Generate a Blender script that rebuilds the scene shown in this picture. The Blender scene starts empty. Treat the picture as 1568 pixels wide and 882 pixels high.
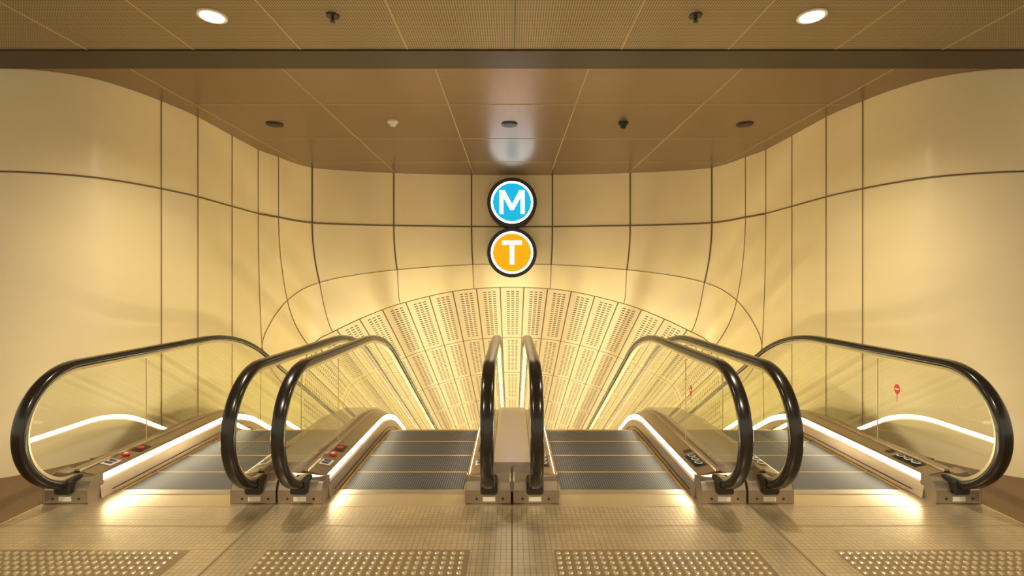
import bpy, bmesh, math
from mathutils import Vector
S=bpy.context.scene
S.view_settings.view_transform='Standard'
CAMH=1.62; CEIL=3.47
# ------------------------------------------------------------ helpers
def newmat(name):
    m=bpy.data.materials.new(name); m.use_nodes=True
    nt=m.node_tree; b=nt.nodes['Principled BSDF']
    return m,nt,b
def N(nt,t,**k):
    n=nt.nodes.new(t)
    for a,v in k.items(): setattr(n,a,v)
    return n
def simple(name,col,rough=.5,metal=0.,noise=0.,nscale=6.,emis=None,estr=0.,bump=0.):
    m,nt,b=newmat(name)
    b.inputs['Base Color'].default_value=(*col,1); b.inputs['Roughness'].default_value=rough
    b.inputs['Metallic'].default_value=metal
    tc=N(nt,'ShaderNodeTexCoord'); no=N(nt,'ShaderNodeTexNoise'); no.inputs['Scale'].default_value=nscale
    no.inputs['Detail'].default_value=4
    nt.links.new(tc.outputs['Object'],no.inputs['Vector'])
    mx=N(nt,'ShaderNodeMix',data_type='RGBA')
    mx.inputs[6].default_value=(*[c*(1-noise) for c in col],1); mx.inputs[7].default_value=(*[min(1,c*(1+noise)) for c in col],1)
    nt.links.new(no.outputs['Fac'],mx.inputs[0]); nt.links.new(mx.outputs[2],b.inputs['Base Color'])
    if emis:
        b.inputs['Emission Color'].default_value=(*emis,1); b.inputs['Emission Strength'].default_value=estr
    if bump:
        bp=N(nt,'ShaderNodeBump'); bp.inputs['Strength'].default_value=bump; bp.inputs['Distance'].default_value=.01
        nt.links.new(no.outputs['Fac'],bp.inputs['Height']); nt.links.new(bp.outputs[0],b.inputs['Normal'])
    return m
def math_(nt,op,a,b=None,c=None):
    n=N(nt,'ShaderNodeMath',operation=op)
    for i,v in enumerate((a,b,c)):
        if v is None: continue
        if isinstance(v,(int,float)): n.inputs[i].default_value=v
        else: nt.links.new(v,n.inputs[i])
    return n.outputs[0]
def mixc(nt,fac,c1,c2):
    mx=N(nt,'ShaderNodeMix',data_type='RGBA')
    for i,c in ((6,c1),(7,c2)):
        if isinstance(c,tuple): mx.inputs[i].default_value=(*c,1)
        else: nt.links.new(c,mx.inputs[i])
    nt.links.new(fac,mx.inputs[0]); return mx.outputs[2]

def obj(name,verts,faces,mat,parent=None,smooth=False,uvs=None,mats=None,fm=None):
    me=bpy.data.meshes.new(name); me.from_pydata(verts,[],faces); me.update()
    if mats:
        for q in mats: me.materials.append(q)
        for p,i in zip(me.polygons,fm): p.material_index=i
    elif mat: me.materials.append(mat)
    if smooth:
        for p in me.polygons: p.use_smooth=True
    if uvs:
        l=me.uv_layers.new(name='UVMap')
        for lp in me.loops: l.data[lp.index].uv=uvs[lp.vertex_index]
    o=bpy.data.objects.new(name,me); S.collection.objects.link(o)
    if parent: o.parent=parent
    return o
def empty(name):
    o=bpy.data.objects.new(name,None); S.collection.objects.link(o); return o
def box(name,x0,x1,y0,y1,z0,z1,mat,parent=None,bev=0):
    v=[(x,y,z) for x in (x0,x1) for y in (y0,y1) for z in (z0,z1)]
    f=[(0,1,3,2),(4,6,7,5),(0,4,5,1),(2,3,7,6),(0,2,6,4),(1,5,7,3)]
    o=obj(name,v,f,mat,parent)
    if bev:
        b=o.modifiers.new('b','BEVEL'); b.width=bev; b.segments=3
    return o
def disc(name,cx,cy,z,r,mat,parent=None,h=.01,seg=32,r2=None):
    v=[];f=[]
    r2=r if r2 is None else r2
    for k in range(seg):
        a=2*math.pi*k/seg; v.append((cx+r*math.cos(a),cy+r*math.sin(a),z)); 
    for k in range(seg):
        a=2*math.pi*k/seg; v.append((cx+r2*math.cos(a),cy+r2*math.sin(a),z-h))
    f=[tuple(range(seg)),tuple(range(2*seg-1,seg-1,-1))]
    for k in range(seg):
        k2=(k+1)%seg; f.append((k,k+seg,k2+seg,k2))
    return obj(name,v,f,mat,parent)
def tube(name,pts,r,mat,parent=None):
    cu=bpy.data.curves.new(name,'CURVE'); cu.dimensions='3D'; cu.bevel_depth=r; cu.bevel_resolution=1
    sp=cu.splines.new('POLY'); sp.points.add(len(pts)-1)
    for p,q in zip(sp.points,pts): p.co=(*q,1)
    o=bpy.data.objects.new(name,cu); S.collection.objects.link(o); cu.materials.append(mat)
    if parent:o.parent=parent
    return o
# ------------------------------------------------------------ materials
M_wall=simple('cream_wall_panel',(.80,.66,.40),.30,0,.09,1.3)
M_joint=simple('dark_joint',(.15,.095,.045),.6)
M_jthin=simple('soft_joint',(.30,.20,.095),.6)
M_jointl=simple('light_joint',(.50,.37,.19),.6)
M_black=simple('black_rubber',(.012,.008,.006),.2,0,.1)
M_boot=simple('black_plastic',(.012,.01,.008),.45)
M_bronze=simple('champagne_steel',(.38,.30,.225),.3,.85,.06,12)
M_base=simple('newel_steel',(.38,.31,.235),.3,.8,.05,10)
M_chan=simple('polished_channel',(.66,.55,.36),.3,.6,.03)
M_strip=simple('led_strip',(1,.9,.7),.5,emis=(1,.85,.55),estr=28)
M_up=simple('uplight_lens',(1,.9,.7),.5,emis=(1,.85,.55),estr=29)
M_lamp=simple('lamp_lens',(1,.95,.8),.5,emis=(1,.9,.7),estr=14)
M_side=simple('brown_granite',(.16,.085,.035),.45,0,.35,60)
M_yellow=simple('yellow_mark',(.50,.27,.03),.5)
M_white=simple('white_plastic',(.75,.7,.6),.4)
M_red=simple('red_sticker',(.65,.02,.02),.4)
M_dark=simple('dark_slot',(.02,.016,.012),.4)
M_beam=simple('brown_beam',(.038,.017,.010),.38,.1,.05)
M_navy=simple('navy_sticker',(.03,.05,.12),.4)
# glass
M_glass,nt,b=newmat('balustrade_glass')
nt.nodes.remove(b); out=nt.nodes['Material Output']
tr=N(nt,'ShaderNodeBsdfTransparent'); tr.inputs[0].default_value=(.94,.96,.88,1)
gl=N(nt,'ShaderNodeBsdfGlossy'); gl.inputs['Roughness'].default_value=.005; gl.inputs[0].default_value=(1,1,.95,1)
lw=N(nt,'ShaderNodeLayerWeight'); lw.inputs[0].default_value=.5
fac=math_(nt,'ADD',math_(nt,'MULTIPLY',math_(nt,'POWER',lw.outputs['Facing'],4.0),.75),.08)
ms=N(nt,'ShaderNodeMixShader'); nt.links.new(fac,ms.inputs[0]); nt.links.new(tr.outputs[0],ms.inputs[1]); nt.links.new(gl.outputs[0],ms.inputs[2])
nt.links.new(ms.outputs[0],out.inputs[0])
# perforated ceiling
def perf(name,col,dark,scale,rough,metal):
    m,nt,b=newmat(name)
    tc=N(nt,'ShaderNodeTexCoord'); vo=N(nt,'ShaderNodeTexVoronoi'); vo.inputs['Scale'].default_value=scale; vo.inputs['Randomness'].default_value=0
    vo.voronoi_dimensions='2D'
    nt.links.new(tc.outputs['Object'],vo.inputs['Vector'])
    f=math_(nt,'LESS_THAN',vo.outputs['Distance'],.30)
    nt.links.new(mixc(nt,f,col,dark),b.inputs['Base Color'])
    b.inputs['Roughness'].default_value=rough; b.inputs['Metallic'].default_value=metal
    return m
M_ceil1=perf('perforated_ceiling_panel',(.38,.285,.155),(.09,.058,.028),55,.5,.35)
M_ceil2=perf('fine_ceiling_panel',(.30,.20,.125),(.19,.125,.075),60,.29,.65)
# floor plate
M_floor,nt,b=newmat('steel_landing_plate')
tc=N(nt,'ShaderNodeTexCoord'); br=N(nt,'ShaderNodeTexBrick'); br.offset=0; br.squash=1
for k,v in (('Scale',1),('Mortar Size',.003),('Brick Width',.034),('Row Height',.034),('Mortar Smooth',.3)): br.inputs[k].default_value=v
br.inputs['Color1'].default_value=(.70,.57,.37,1); br.inputs['Color2'].default_value=(.62,.50,.32,1); br.inputs['Mortar'].default_value=(.43,.33,.20,1)
nt.links.new(tc.outputs['Object'],br.inputs['Vector'])
no=N(nt,'ShaderNodeTexNoise'); no.inputs['Scale'].default_value=2.2; no.inputs['Detail'].default_value=5; nt.links.new(tc.outputs['Object'],no.inputs['Vector'])
mm=N(nt,'ShaderNodeMix',data_type='RGBA',blend_type='MULTIPLY'); mm.inputs[0].default_value=.45
nt.links.new(br.outputs['Color'],mm.inputs[6]); nt.links.new(no.outputs['Fac'],mm.inputs[7])
nt.links.new(mm.outputs[2],b.inputs['Base Color'])
b.inputs['Metallic'].default_value=.6; nt.links.new(math_(nt,'ADD',math_(nt,'MULTIPLY',no.outputs['Fac'],.12),.26),b.inputs['Roughness'])
bp=N(nt,'ShaderNodeBump'); bp.inputs['Strength'].default_value=.25; bp.inputs['Distance'].default_value=.002
nt.links.new(br.outputs['Fac'],bp.inputs['Height']); bp.invert=True; nt.links.new(bp.outputs[0],b.inputs['Normal'])
# step tread : cleats running along travel direction
M_step,nt,b=newmat('cleated_step')
tc=N(nt,'ShaderNodeTexCoord'); sx=N(nt,'ShaderNodeSeparateXYZ'); nt.links.new(tc.outputs['Object'],sx.inputs[0])
fx=math_(nt,'FRACT',math_(nt,'MULTIPLY',sx.outputs[0],1/.0185)); g=math_(nt,'LESS_THAN',fx,.5)
nt.links.new(mixc(nt,g,(.082,.084,.095),(.012,.013,.016)),b.inputs['Base Color']); b.inputs['Metallic'].default_value=.2; b.inputs['Roughness'].default_value=.55
# tunnel panels (uv in metres)
M_tun,nt,b=newmat('slotted_tunnel_panel')
uv=N(nt,'ShaderNodeUVMap'); sx=N(nt,'ShaderNodeSeparateXYZ'); nt.links.new(uv.outputs[0],sx.inputs[0])
U=sx.outputs[0];V=sx.outputs[1]
fu=math_(nt,'FRACT',math_(nt,'ADD',math_(nt,'MULTIPLY',U,1/.445),100.5))
fv=math_(nt,'FRACT',math_(nt,'MULTIPLY',V,1/2.35))
ju=math_(nt,'GREATER_THAN',math_(nt,'ABSOLUTE',math_(nt,'SUBTRACT',fu,.5)),.475)
jv=math_(nt,'GREATER_THAN',math_(nt,'ABSOLUTE',math_(nt,'SUBTRACT',fv,.5)),.494)
jj=math_(nt,'MAXIMUM',ju,jv)
# slots
inu=math_(nt,'LESS_THAN',math_(nt,'ABSOLUTE',math_(nt,'SUBTRACT',fu,.5)),.30)
inv=math_(nt,'LESS_THAN',math_(nt,'ABSOLUTE',math_(nt,'SUBTRACT',fv,.5)),.44)
su=math_(nt,'GREATER_THAN',math_(nt,'FRACT',math_(nt,'MULTIPLY',math_(nt,'SUBTRACT',fu,.2),5.0)),.35)
sv=math_(nt,'GREATER_THAN',math_(nt,'FRACT',math_(nt,'MULTIPLY',V,1/.094)),.58)
sl=math_(nt,'MULTIPLY',math_(nt,'MULTIPLY',inu,inv),math_(nt,'MULTIPLY',su,sv))
c1=mixc(nt,sl,(.75,.62,.385),(.09,.058,.027)); c2=mixc(nt,jj,c1,(.10,.068,.03))
nt.links.new(c2,b.inputs['Base Color']); b.inputs['Roughness'].default_value=.42

# ------------------------------------------------------------ wall surface
# key: top(x,y), B(x,y,z) , C(x,y,z)
FL=-2.5
K=[((-9,4.22),(-9,4.22,FL),None),
((-6,4.25),(-6,4.25,FL),None),
((-4.43,4.30),(-4.43,4.30,FL),None),
((-4.15,4.36),(-4.15,4.36,FL),None),
((-3.81,4.57),(-3.81,4.57,FL),None),
((-3.61,5.11),(-3.61,5.11,FL),None),
((-3.55,5.61),(-3.55,5.61,FL),None),
((-3.57,6.33),(-3.57,6.33,FL),None),
((-3.58,6.80),(-3.62,7.05,FL),(-3.65,8.6,-3.5)),
((-3.58,7.00),(-3.63,7.2,.67),(-3.65,8.6,-.4)),
((-3.55,7.20),(-3.60,7.38,.98),(-3.62,8.6,.1)),
((-3.49,7.42),(-3.50,7.73,1.315),(-3.50,8.62,.46)),
((-3.42,7.80),(-3.40,8.06,1.48),(-3.38,8.68,.60)),
((-3.27,8.12),(-3.22,8.30,1.59),(-3.16,8.75,.72)),
((-2.72,8.36),(-2.68,8.50,1.72),(-2.68,8.93,.96)),
((-2.03,8.52),(-2.00,8.64,1.81),(-2.05,9.1,1.20)),
((-.71,8.68),(-.695,8.80,1.905),(-.71,9.28,1.47)),
((0,8.70),(0,8.82,1.92),(0,9.30,1.50))]
mir=lambda p: (-p[0],)+tuple(p[1:]) if p else None
KK=K+[(mir(a),mir(b_),mir(c_)) for a,b_,c_ in K[-2::-1]]
T=[0.]
for i in range(1,len(KK)):
    T.append(T[-1]+math.dist(KK[i][0],KK[i-1][0]))
def pchip(xs,ys):
    n=len(xs);h=[xs[i+1]-xs[i] for i in range(n-1)];d=[(ys[i+1]-ys[i])/h[i] for i in range(n-1)]
    m=[0]*n
    for i in range(1,n-1):
        if d[i-1]*d[i]>0:
            w1=2*h[i]+h[i-1];w2=h[i]+2*h[i-1]; m[i]=(w1+w2)/(w1/d[i-1]+w2/d[i])
    m[0]=d[0];m[-1]=d[-1]
    def f(x):
        i=0
        while i<n-2 and x>xs[i+1]: i+=1
        t=(x-xs[i])/h[i]
        return (2*t**3-3*t*t+1)*ys[i]+(t**3-2*t*t+t)*h[i]*m[i]+(-2*t**3+3*t*t)*ys[i+1]+(t**3-t*t)*h[i]*m[i+1]
    return f
tx=pchip(T,[k[0][0] for k in KK]);ty=pchip(T,[k[0][1] for k in KK])
Bf=[pchip(T,[k[1][c] for k in KK]) for c in range(3)]
ci=[i for i,k in enumerate(KK) if k[2]]
Cf=[pchip([T[i] for i in ci],[KK[i][2][c] for i in ci]) for c in range(3)]
JA=2.567
def leanf(t):
    x=abs(tx(t)); a=(x-3.65)/(4.3-3.65); a=max(0,min(1,a)); return .28*a*a*(3-2*a)
def outer(t,v): # v 0..1 ceiling->A ; 1..2 A->B
    X,Y=tx(t),ty(t)
    if v<=1: return (X,Y,CEIL+(JA-CEIL)*v)
    s=v-1; b_=[f(t) for f in Bf]; z=JA+(b_[2]-JA)*s
    l=max(0,min(1,(1.5-z)/1.5)); l=l*l*(3-2*l)*leanf(t)
    return (X+(b_[0]-X)*s*s, Y+(b_[1]-Y)*s*s-l, z)
def inner(t,s):
    B=Vector([f(t) for f in Bf]);C=Vector([f(t) for f in Cf]); L=(C-B).length
    T0=Vector((0,.4,-.9))*L; T1=Vector((0,.866,-.5))*L*.9
    return (2*s**3-3*s*s+1)*B+(s**3-2*s*s+s)*T0+(-2*s**3+3*s*s)*C+(s**3-s*s)*T1
def tsamp(i0,i1,n=6):
    r=[]
    for i in range(i0,i1):
        for k in range(n): r.append(T[i]+(T[i+1]-T[i])*k/n)
    r.append(T[i1]); return r
def patch(name,ts,vs,fn,mat,par=None,uvs=None):
    v=[tuple(fn(t,q)) for t in ts for q in vs]; m=len(vs)
    f=[(i*m+j,i*m+j+1,(i+1)*m+j+1,(i+1)*m+j) for i in range(len(ts)-1) for j in range(m-1)]
    return obj(name,v,f,mat,par,True,uvs)
nk=len(KK); iL=9; iR=nk-1-9
vs=[0,.25,.5,.75,1]+[1+k/16 for k in range(1,17)]
wl=patch('wall_left',tsamp(0,iL),vs,outer,M_wall)
wb=patch('wall_back',tsamp(iL,iR),vs,outer,M_wall)
wr=patch('wall_right',tsamp(iR,nk-1),vs,outer,M_wall)
i0=8;i1=nk-1-8; tt=tsamp(i0,i1)
wt=patch('portal_lip',tt,[k/10 for k in range(11)],inner,M_wall,wb)
# tunnel
D=Vector((0,.866,-.5)); arc=[0.]
cp=[Vector([f(t) for f in Cf]) for t in tt]
pp=[Vector((c.x,c.z+c.y*.577)) for c in cp]
for i in range(1,len(pp)): arc.append(arc[-1]+(pp[i]-pp[i-1]).length)
mid=arc[len(arc)//2]
LT=17.; nl=12; v=[];uvs=[]
for i,c in enumerate(cp):
    for k in range(nl+1):
        v.append(tuple(c+D*(LT*k/nl))); uvs.append((arc[i]-mid,LT*k/nl))
m=nl+1; f=[(i*m+j,i*m+j+1,(i+1)*m+j+1,(i+1)*m+j) for i in range(len(cp)-1) for j in range(nl)]
tun=obj('wall_tunnel',v,f,M_tun,None,True,uvs)
# joints
def off(p): # pull the joint slightly towards the hall
    return (p[0]*.9985,p[1]-.004,p[2])
for i in range(5,nk-5):
    kx=i if i<nk/2 else nk-1-i
    if kx in (8,10,12,14,17): continue
    par=wl if i<iL else (wr if i>iR else wb)
    wide = kx in (13,15,16)
    tube('joint',[off(outer(T[i],q)) for q in vs],.012 if wide else .005,M_joint if wide else M_jthin,par)
    if kx>=9: tube('joint',[off(inner(T[i],k/10)) for k in range(11)],.006,M_joint,wb)
tube('joint',[off(outer(t,1)) for t in tsamp(0,iL)],.008,M_joint,wl)
tube('joint',[off(outer(t,1)) for t in tsamp(iR,nk-1)],.008,M_joint,wr)
tube('joint',[off(outer(t,1)) for t in tsamp(iL,iR)],.013,M_joint,wb)
tube('joint',[off(inner(t,0)) for t in tt],.0055,M_jthin,wb)
tube('joint',[off(inner(t,1)) for t in tt],.007,M_joint,wb)
# tunnel end wall
box('wall_tunnel_end',-4.5,4.5,23.0,23.2,-14,-3,M_wall)

# ------------------------------------------------------------ ceilings
c1=box('ceiling',-9,9,-4,3.97,CEIL,CEIL+.1,M_ceil1)
box('rear_panel_field',-9,9,4.30,9.2,CEIL,CEIL+.1,M_ceil2,c1)
box('trim_bulkhead',-9,9,3.97,4.30,CEIL-.012,CEIL+.1,M_beam)
for i in range(-10,11):
    x=.855*i+.02
    box('joint',x-.006,x+.006,-4,3.97,CEIL-.003,CEIL+.001,M_jointl if i else M_joint,c1)
for x in (-3.33,-2.0,-.667,.667,2.0,3.33):
    x0=x
    box('joint',x0-.005,x0+.005,4.30,9,CEIL-.004,CEIL+.001,M_jointl,c1)
for y in (5.21,6.46,7.72):
    box('joint',-4.5,4.5,y-.005,y+.005,CEIL-.004,CEIL+.001,M_jointl,c1)
def downlight(x,y,on):
    e=empty('recessed_downlight')
    disc('rim',x,y,CEIL,.095,M_white if on else M_dark,e,.012)
    disc('lens',x,y,CEIL-.012,.072,M_lamp if on else M_boot,e,.004)
    return e
def detector(x,y,mat):
    e=empty('smoke_detector'); disc('plate',x,y,CEIL,.06,mat,e,.02); disc('body',x,y,CEIL-.02,.045,mat,e,.035,r2=.03)
def sprinkler(x,y):
    e=empty('fire_sprinkler'); disc('plate',x,y,CEIL,.045,M_dark,e,.008); disc('stem',x,y,CEIL-.008,.010,M_dark,e,.035,12); disc('deflector',x,y,CEIL-.043,.018,M_dark,e,.004,16)
for x in (-2.09,2.09): downlight(x,3.46,True)
for x in (-2.09,2.09): downlight(x,.6,True)
for x in (-2.8,-.03,2.75): downlight(x,5.86,False)
sprinkler(-1.25,3.46); sprinkler(1.28,3.46)
detector(-1.38,5.75,M_white)
e=empty('dome_camera'); disc('plate',1.30,5.8,CEIL,.06,M_dark,e,.02); disc('dome',1.30,5.8,CEIL-.02,.05,M_boot,e,.05,r2=.025)

# ------------------------------------------------------------ floor
fl=box('floor',-3.4,3.4,-4,3.82,-.2,0,M_floor)
box('side_floor',-9,-3.4,-4,4.9,-.2,-.002,M_side,fl); box('side_floor',3.4,9,-4,4.9,-.2,-.002,M_side,fl)
for x in (-1.72,0,1.72): box('joint',x-.006,x+.006,-4,3.8,-.01,.0015,M_joint,fl)
for x in (-3.4,3.4): box('joint',x-.008,x+.008,-4,3.8,-.01,.002,M_chan,fl)
box('joint',-3.4,3.4,3.28,3.286,-.01,.0012,M_jthin,fl)
M_plain=simple('plain_steel',(.52,.42,.28),.3,.7,.06,5)
box('comb_threshold',-3.4,3.4,3.56,3.82,-.01,.0012,M_plain,fl)
M_dome=simple('tactile_stud',(.64,.52,.34),.3,.7)
M_pad=simple('tactile_plate',(.28,.215,.13),.4,.6,.1,8)
for x0,x1 in ((-3.32,-1.93),(-1.47,-.25),(.25,1.47),(1.93,3.32)):
    v=[];f=[];sp=.05; n=int((x1-x0)/sp); seg=10
    for r in range(13):
        for c in range(n):
            cx=x0+sp*(c+.5);cy=2.97-sp*(r+.5); b0=len(v)
            for (rr,z) in ((.0155,.0),(.014,.007),(.009,.0095)):
                for k in range(seg):
                    a=2*math.pi*k/seg; v.append((cx+rr*math.cos(a),cy+rr*math.sin(a),z))
            for q in range(2):
                for k in range(seg):
                    k2=(k+1)%seg; f.append((b0+q*seg+k,b0+q*seg+k2,b0+(q+1)*seg+k2,b0+(q+1)*seg+k))
            f.append(tuple(b0+2*seg+k for k in range(seg)))
    b0=len(v); nd=len(f)
    v+=[(x0,2.29,.001),(x1,2.29,.001),(x1,2.985,.001),(x0,2.985,.001)]; f.append((b0,b0+1,b0+2,b0+3))
    obj('tactile_paving',v,f,None,None,False,None,[M_dome,M_pad],[0]*nd+[1])

# ------------------------------------------------------------ escalators
A30=math.radians(30)
def base_path(y0,o=0.,L=15.):
    pts=[]
    n=max(2,int((5.2-y0)/.3))
    for k in range(n): pts.append((y0+(5.2-y0)*k/n,0.,0.,1.))
    for k in range(13):
        a=A30*k/12; pts.append((5.2+1.5*math.sin(a),-1.5*(1-math.cos(a)),math.sin(a),math.cos(a)))
    ye,ze=pts[-1][0],pts[-1][1]
    for k in range(1,5): 
        pts.append((ye+L*k/4*math.cos(A30),ze-L*k/4*math.sin(A30),math.sin(A30),math.cos(A30)))
    return [(y+ny*o,z+nz*o,ny,nz) for y,z,ny,nz in pts]
def sweep(name,path,prof,mat,par,smooth=False,mx=0.,sg=1,caps=True):
    v=[];f=[];m=len(prof)
    for y,z,ny,nz in path:
        for x,o in prof: v.append((mx+sg*x,y+ny*o,z+nz*o))
    for i in range(len(path)-1):
        for j in range(m):
            j2=(j+1)%m; f.append((i*m+j,i*m+j2,(i+1)*m+j2,(i+1)*m+j))
    if caps: f.append(tuple(range(m))); f.append(tuple((len(path)-1)*m+j for j in range(m-1,-1,-1)))
    return obj(name,v,f,mat,par,smooth)
CY,CZ,RR=3.70,.570,.435
def loop_path(dr=0.):
    p=[(3.82,CZ-RR-dr,0,-1),(3.76,CZ-RR-dr,0,-1)]
    for k in range(33):
        a=math.radians(-90-180*k/32); ny,nz=math.cos(a),math.sin(a)
        p.append((CY+(RR+dr)*ny,CZ+(RR+dr)*nz,ny,nz))
    p+=base_path(3.95,CZ+RR+dr)
    return p
railprof=[]
for k in range(20):
    a=2*math.pi*k/20; c,s=math.cos(a),math.sin(a)
    railprof.append((.046*math.copysign(abs(c)**.7,c),.031*math.copysign(abs(s)**.75,s)))
def balustrade(par,cx,sg,outermost,right):
    sweep('handrail',loop_path(),railprof,M_black,par,True,cx)
    sweep('handrail_channel',loop_path(),[(-.022,-.022),(.022,-.022),(.022,-.049),(-.022,-.049)],M_chan,par,False,cx)
    # glass
    v=[];f=[];r=RR-.04
    for k in range(25):
        a=math.radians(-90-180*k/24); v.append((cx,CY+r*math.cos(a),CZ+r*math.sin(a)))
    f.append(tuple(range(25)))
    p0=base_path(CY,.19);p1=base_path(CY,CZ+r); b0=len(v)
    for a,c in zip(p0,p1): v+=[(cx,a[0],a[1]),(cx,c[0],c[1])]
    for i in range(len(p0)-1): f.append((b0+2*i,b0+2*i+2,b0+2*i+3,b0+2*i+1))
    obj('glass_panel',v,f,M_glass,par)
    for y in (4.4,):
        box('glass_seam',cx-.003,cx+.003,y-.003,y+.003,.19,.93,M_jointl,par)
    # deck
    prof=[(-.163,-.35),(-.163,.165),(-.02,.20),(.02,.20),(.13,.178),(.150,.170),(.152,.165),(.152,.118),(.168,.105),(.185,.0),(.185,-.35)]
    sweep('deck',base_path(3.70),prof,M_bronze,par,False,cx,sg)
    sweep('light_strip',base_path(3.725),[(.150,.163),(.150,.119),(.1545,.119),(.1545,.163)],M_strip,par,False,cx,sg)
    sweep('glass_clamp',base_path(3.70),[(-.025,.19),(.025,.19),(.018,.215),(-.018,.215)],M_bronze,par,False,cx,sg)
    sweep('skirt_slot',base_path(3.8),[(.183,.032),(.186,.032),(.186,.026),(.183,.026)],M_dark,par,False,cx,sg)
    # newel base
    side=[(3.60,0),(3.60,.10),(3.625,.155),(3.69,.20),(3.80,.20),(3.80,0)]
    v=[];
    for x in (-.158,.170):
        for y,z in side:
            zz=z if x<0 else min(z,.17)
            v.append((cx+sg*x,min(y,3.725) if x>0 else y,zz))
    n=len(side); f=[tuple(range(n)),tuple(range(2*n-1,n-1,-1))]+[(k,(k+1)%n,(k+1)%n+n,k+n) for k in range(n)]
    o=obj('newel_base',v,f,M_base,par); bb=o.modifiers.new('b','BEVEL'); bb.width=.008; bb.segments=2
    box('handrail_inlet',cx-.062,cx+.062,3.565,3.70,.075,.185,M_boot,par,.02)
    box('label',cx-.045,cx+.045,3.597,3.602,.02,.055,M_white,par)
    for q in (-.09,.10): 
        box('bolt',cx+q-.008,cx+q+.008,3.596,3.602,.03,.046,M_dark,par,.003)
    # deck stickers
    def stick(y,l,w,mat,o=.0):
        x0=cx+sg*(.03+o); x1=cx+sg*(.03+o+w)
        z0=.20-(.01+o)*.2+.003; z1=.20-(.01+o+w)*.2+.003
        obj('deck_sticker',[(x0,y,z0),(x1,y,z1),(x1,y+l,z1),(x0,y+l,z0)],[(0,1,2,3)],mat,par)
    if not right:
        stick(3.86,.11,.088,M_white,.003)
        for yy in (3.88,3.925):
            xa,xb=cx+sg*.048,cx+sg*.104
            obj('deck_sticker',[(xa,yy,.2035),(xb,yy,.192),(xb,yy+.028,.192),(xa,yy+.028,.2035)],[(0,1,2,3)],M_navy,par)
        disc('stop_button',cx+sg*.07,4.08,.205,.030,M_red,par,.012); disc('button_lens',cx+sg*.07,4.08,.209,.015,M_white,par,.005)
        stick(4.17,.14,.08,M_dark,.008); disc('stop_button',cx+sg*.07,4.24,.203,.025,M_red,par,.01)
    else:
        stick(3.84,.24,.09,M_dark,.003)
        for q in range(3): disc('pictogram',cx+sg*.08,3.885+.075*q,.201,.030,M_white,par,.002); disc('pictogram_face',cx+sg*.08,3.885+.075*q,.2025,.021,M_navy,par,.002)
        stick(4.14,.05,.06,M_dark,.01); 
    if outermost:
        sweep('outer_cladding',base_path(4.5),[(-.163,-.35),(-.163,.01),(-.60,.01),(-.60,-.35)],M_bronze,par,False,cx,sg)
def steps(par,cx):
    w=.497; v=[];f=[];fm=[]
    def addbox(x0,x1,y0,y1,z0,z1,mi):
        b0=len(v); v.extend([(x,y,z) for x in (x0,x1) for y in (y0,y1) for z in (z0,z1)])
        for q in ((0,1,3,2),(4,6,7,5),(0,4,5,1),(2,3,7,6),(0,2,6,4),(1,5,7,3)): f.append(tuple(b0+a for a in q)); fm.append(mi)
    def zat(y):
        y+=.14
        if y<=5.2: return 0.
        if y<=5.95: return -(1.5-math.sqrt(1.5**2-(y-5.2)**2))
        return -.201-(y-5.95)*math.tan(A30)
    y=3.84
    while y<18.5:
        z=zat(y+.2)-.012
        addbox(cx-w,cx+w,y+.003,y+.403,z-.36,z,0)
        addbox(cx-w,cx+w,y+.391,y+.4035,z-.03,z+.001,1)
        addbox(cx-w,cx-w+.02,y+.01,y+.40,z-.02,z+.001,1); addbox(cx+w-.02,cx+w,y+.01,y+.40,z-.02,z+.001,1)
        y+=.404
    obj('steps',v,f,None,par,False,None,[M_step,M_yellow],fm)
    box('comb_plate',cx-w,cx+w,3.76,3.845,-.03,.004,M_base,par,.003)
for ec in (-2.555,-.853,.853,2.555):
    e=empty('escalator')
    balustrade(e,ec-.6865,1,ec<-2,ec>0); balustrade(e,ec+.6865,-1,ec>2,ec>0)
    steps(e,ec)
# central decks & uplights between pairs
M_mid=simple('satin_median_steel',(.43,.375,.34),.3,.85,.04,9)
for x in (-1.704,0,1.704):
    e=empty('escalator_median_deck')
    w=.142
    sweep('deck_plate',base_path(3.78),[(-w,.16),(w,.16),(w,.24),(-w,.24)],M_mid,e,False,x)
    p=[q for q in base_path(3.75,.24,15.) if q[0]>6.05]
    sweep('uplight',p,[(-.04,.0),(.04,.0),(.04,.03),(-.04,.03)],M_up,e,False,x)
# stickers on glass (right side)
def glass_sticker(x,y,z):
    e=empty('glass_warning_sticker')
    v=[];
    for k in range(20):
        a=2*math.pi*k/20; v.append((x,y+.032*math.cos(a),z+.042*math.sin(a)))
    obj('disc',v,[tuple(range(20))],M_red,e)
    obj('tail',[(x,y-.006,z-.03),(x,y+.006,z-.03),(x,y+.004,z-.11),(x,y-.004,z-.11)],[(0,1,2,3)],M_red,e)
    obj('symbol_bar',[(x-.001,y-.018,z-.006),(x-.001,y+.018,z-.006),(x-.001,y+.018,z+.008),(x-.001,y-.018,z+.008)],[(0,1,2,3)],M_white,e)
glass_sticker(3.235,4.17,.71); glass_sticker(1.535,4.26,.68)

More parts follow.
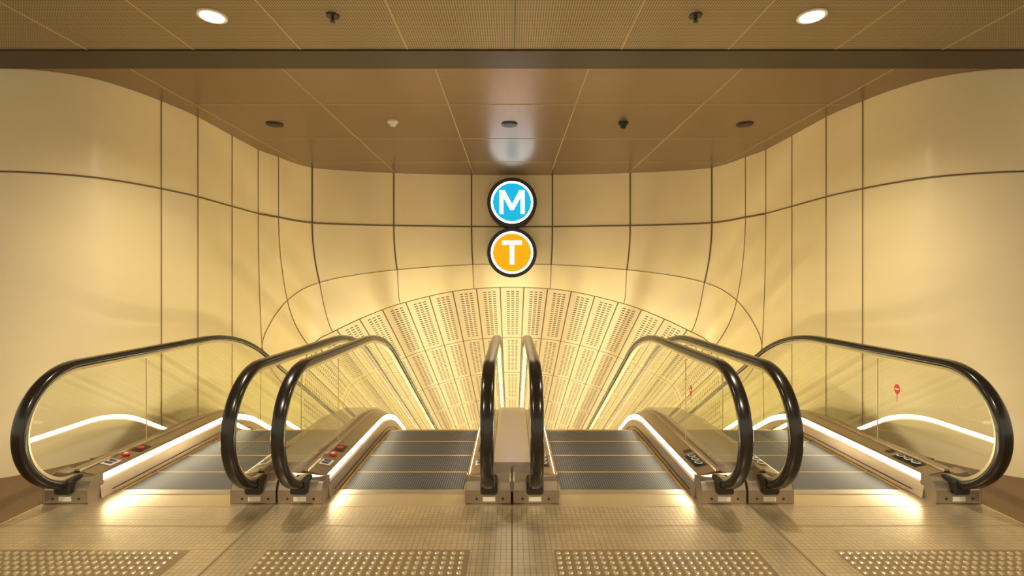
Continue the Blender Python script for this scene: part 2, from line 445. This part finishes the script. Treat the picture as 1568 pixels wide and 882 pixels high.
# ------------------------------------------------------------ sign
sg_=empty('transport_sign')
def emis(name,c,s):
    m=simple(name,tuple(q*.3 for q in c),.6,emis=c,estr=s); return m
E_w=emis('sign_white',(.97,.97,1),6); E_c=emis('sign_cyan',(.0,.38,.62),1.15); E_y=emis('sign_amber',(.95,.37,.0),1.0)
E_l=emis('sign_letter',(1,.98,.95),2.0)
def vdisc(name,x,z,r,y0,y1,mat,seg=64,rin=None):
    v=[];f=[]
    for y in (y0,y1):
        for k in range(seg):
            a=2*math.pi*k/seg; v.append((x+r*math.cos(a),y,z+r*math.sin(a)))
    f=[tuple(range(seg)),tuple(range(2*seg-1,seg-1,-1))]
    for k in range(seg):
        k2=(k+1)%seg; f.append((k,k+seg,k2+seg,k2))
    return obj(name,v,f,mat,sg_)
def poly(name,pts,x,z,y,mat,sc):
    v=[(x+a*sc,y,z+b_*sc) for a,b_ in pts]; v+=[(p[0],y+.01,p[2]) for p in v]; n=len(pts)
    f=[tuple(range(n)),tuple(range(2*n-1,n-1,-1))]+[(k,k+n,(k+1)%n+n,(k+1)%n) for k in range(n)]
    o=obj(name,v,f,mat,sg_); 
    o.modifiers.new('t','TRIANGULATE'); return o
Mp=[(-18,-17),(-18,17),(-10.5,17),(0,-3),(10.5,17),(18,17),(18,-17),(12.5,-17),(12.5,7.5),(2.4,-11),(-2.4,-11),(-12.5,7.5),(-12.5,-17)]
Tp=[(-3.2,-17),(-3.2,11.3),(-14,11.3),(-14,17),(14,17),(14,11.3),(3.2,11.3),(3.2,-17)]
SY=8.35
for z,col,pts in ((2.94,E_c,Mp),(2.095,E_y,Tp)):
    vdisc('housing',0,z,.418,SY,SY+.38,M_boot)
    vdisc('white_ring',0,z,.355,SY-.008,SY+.01,E_w)
    vdisc('colour_face',0,z,.322,SY-.014,SY+.01,col)
    poly('letter',pts,0,z,SY-.024,E_l,.0117)
box('bracket',-.07,.07,SY+.01,SY+.35,2.42,2.62,M_boot,sg_)

# ------------------------------------------------------------ lights
def spot(x,y,z,e,ang,col=(1,.88,.65),r=.07,tilt=0):
    l=bpy.data.lights.new('downlight_lamp','SPOT'); l.energy=e; l.spot_size=math.radians(ang); l.spot_blend=.6; l.color=col; l.shadow_soft_size=r
    o=bpy.data.objects.new('downlight_lamp',l); o.location=(x,y,z); o.rotation_euler=(tilt,0,0); S.collection.objects.link(o); return o
for x in (-2.09,2.09):
    spot(x,3.46,CEIL-.03,290,155); spot(x,.6,CEIL-.03,420,150)
w=bpy.data.worlds.new('World'); S.world=w; w.use_nodes=True
w.node_tree.nodes['Background'].inputs[0].default_value=(1,.87,.62,1); w.node_tree.nodes['Background'].inputs[1].default_value=1.12
# ------------------------------------------------------------ camera
cd=bpy.data.cameras.new('camera'); cam=bpy.data.objects.new('camera',cd); S.collection.objects.link(cam)
cam.location=(0,0,CAMH); cam.rotation_euler=(math.pi/2,0,0); cd.sensor_width=36; cd.lens=760/1568*36; cd.shift_y=-11/1568
cd.clip_start=.05
S.camera=cam
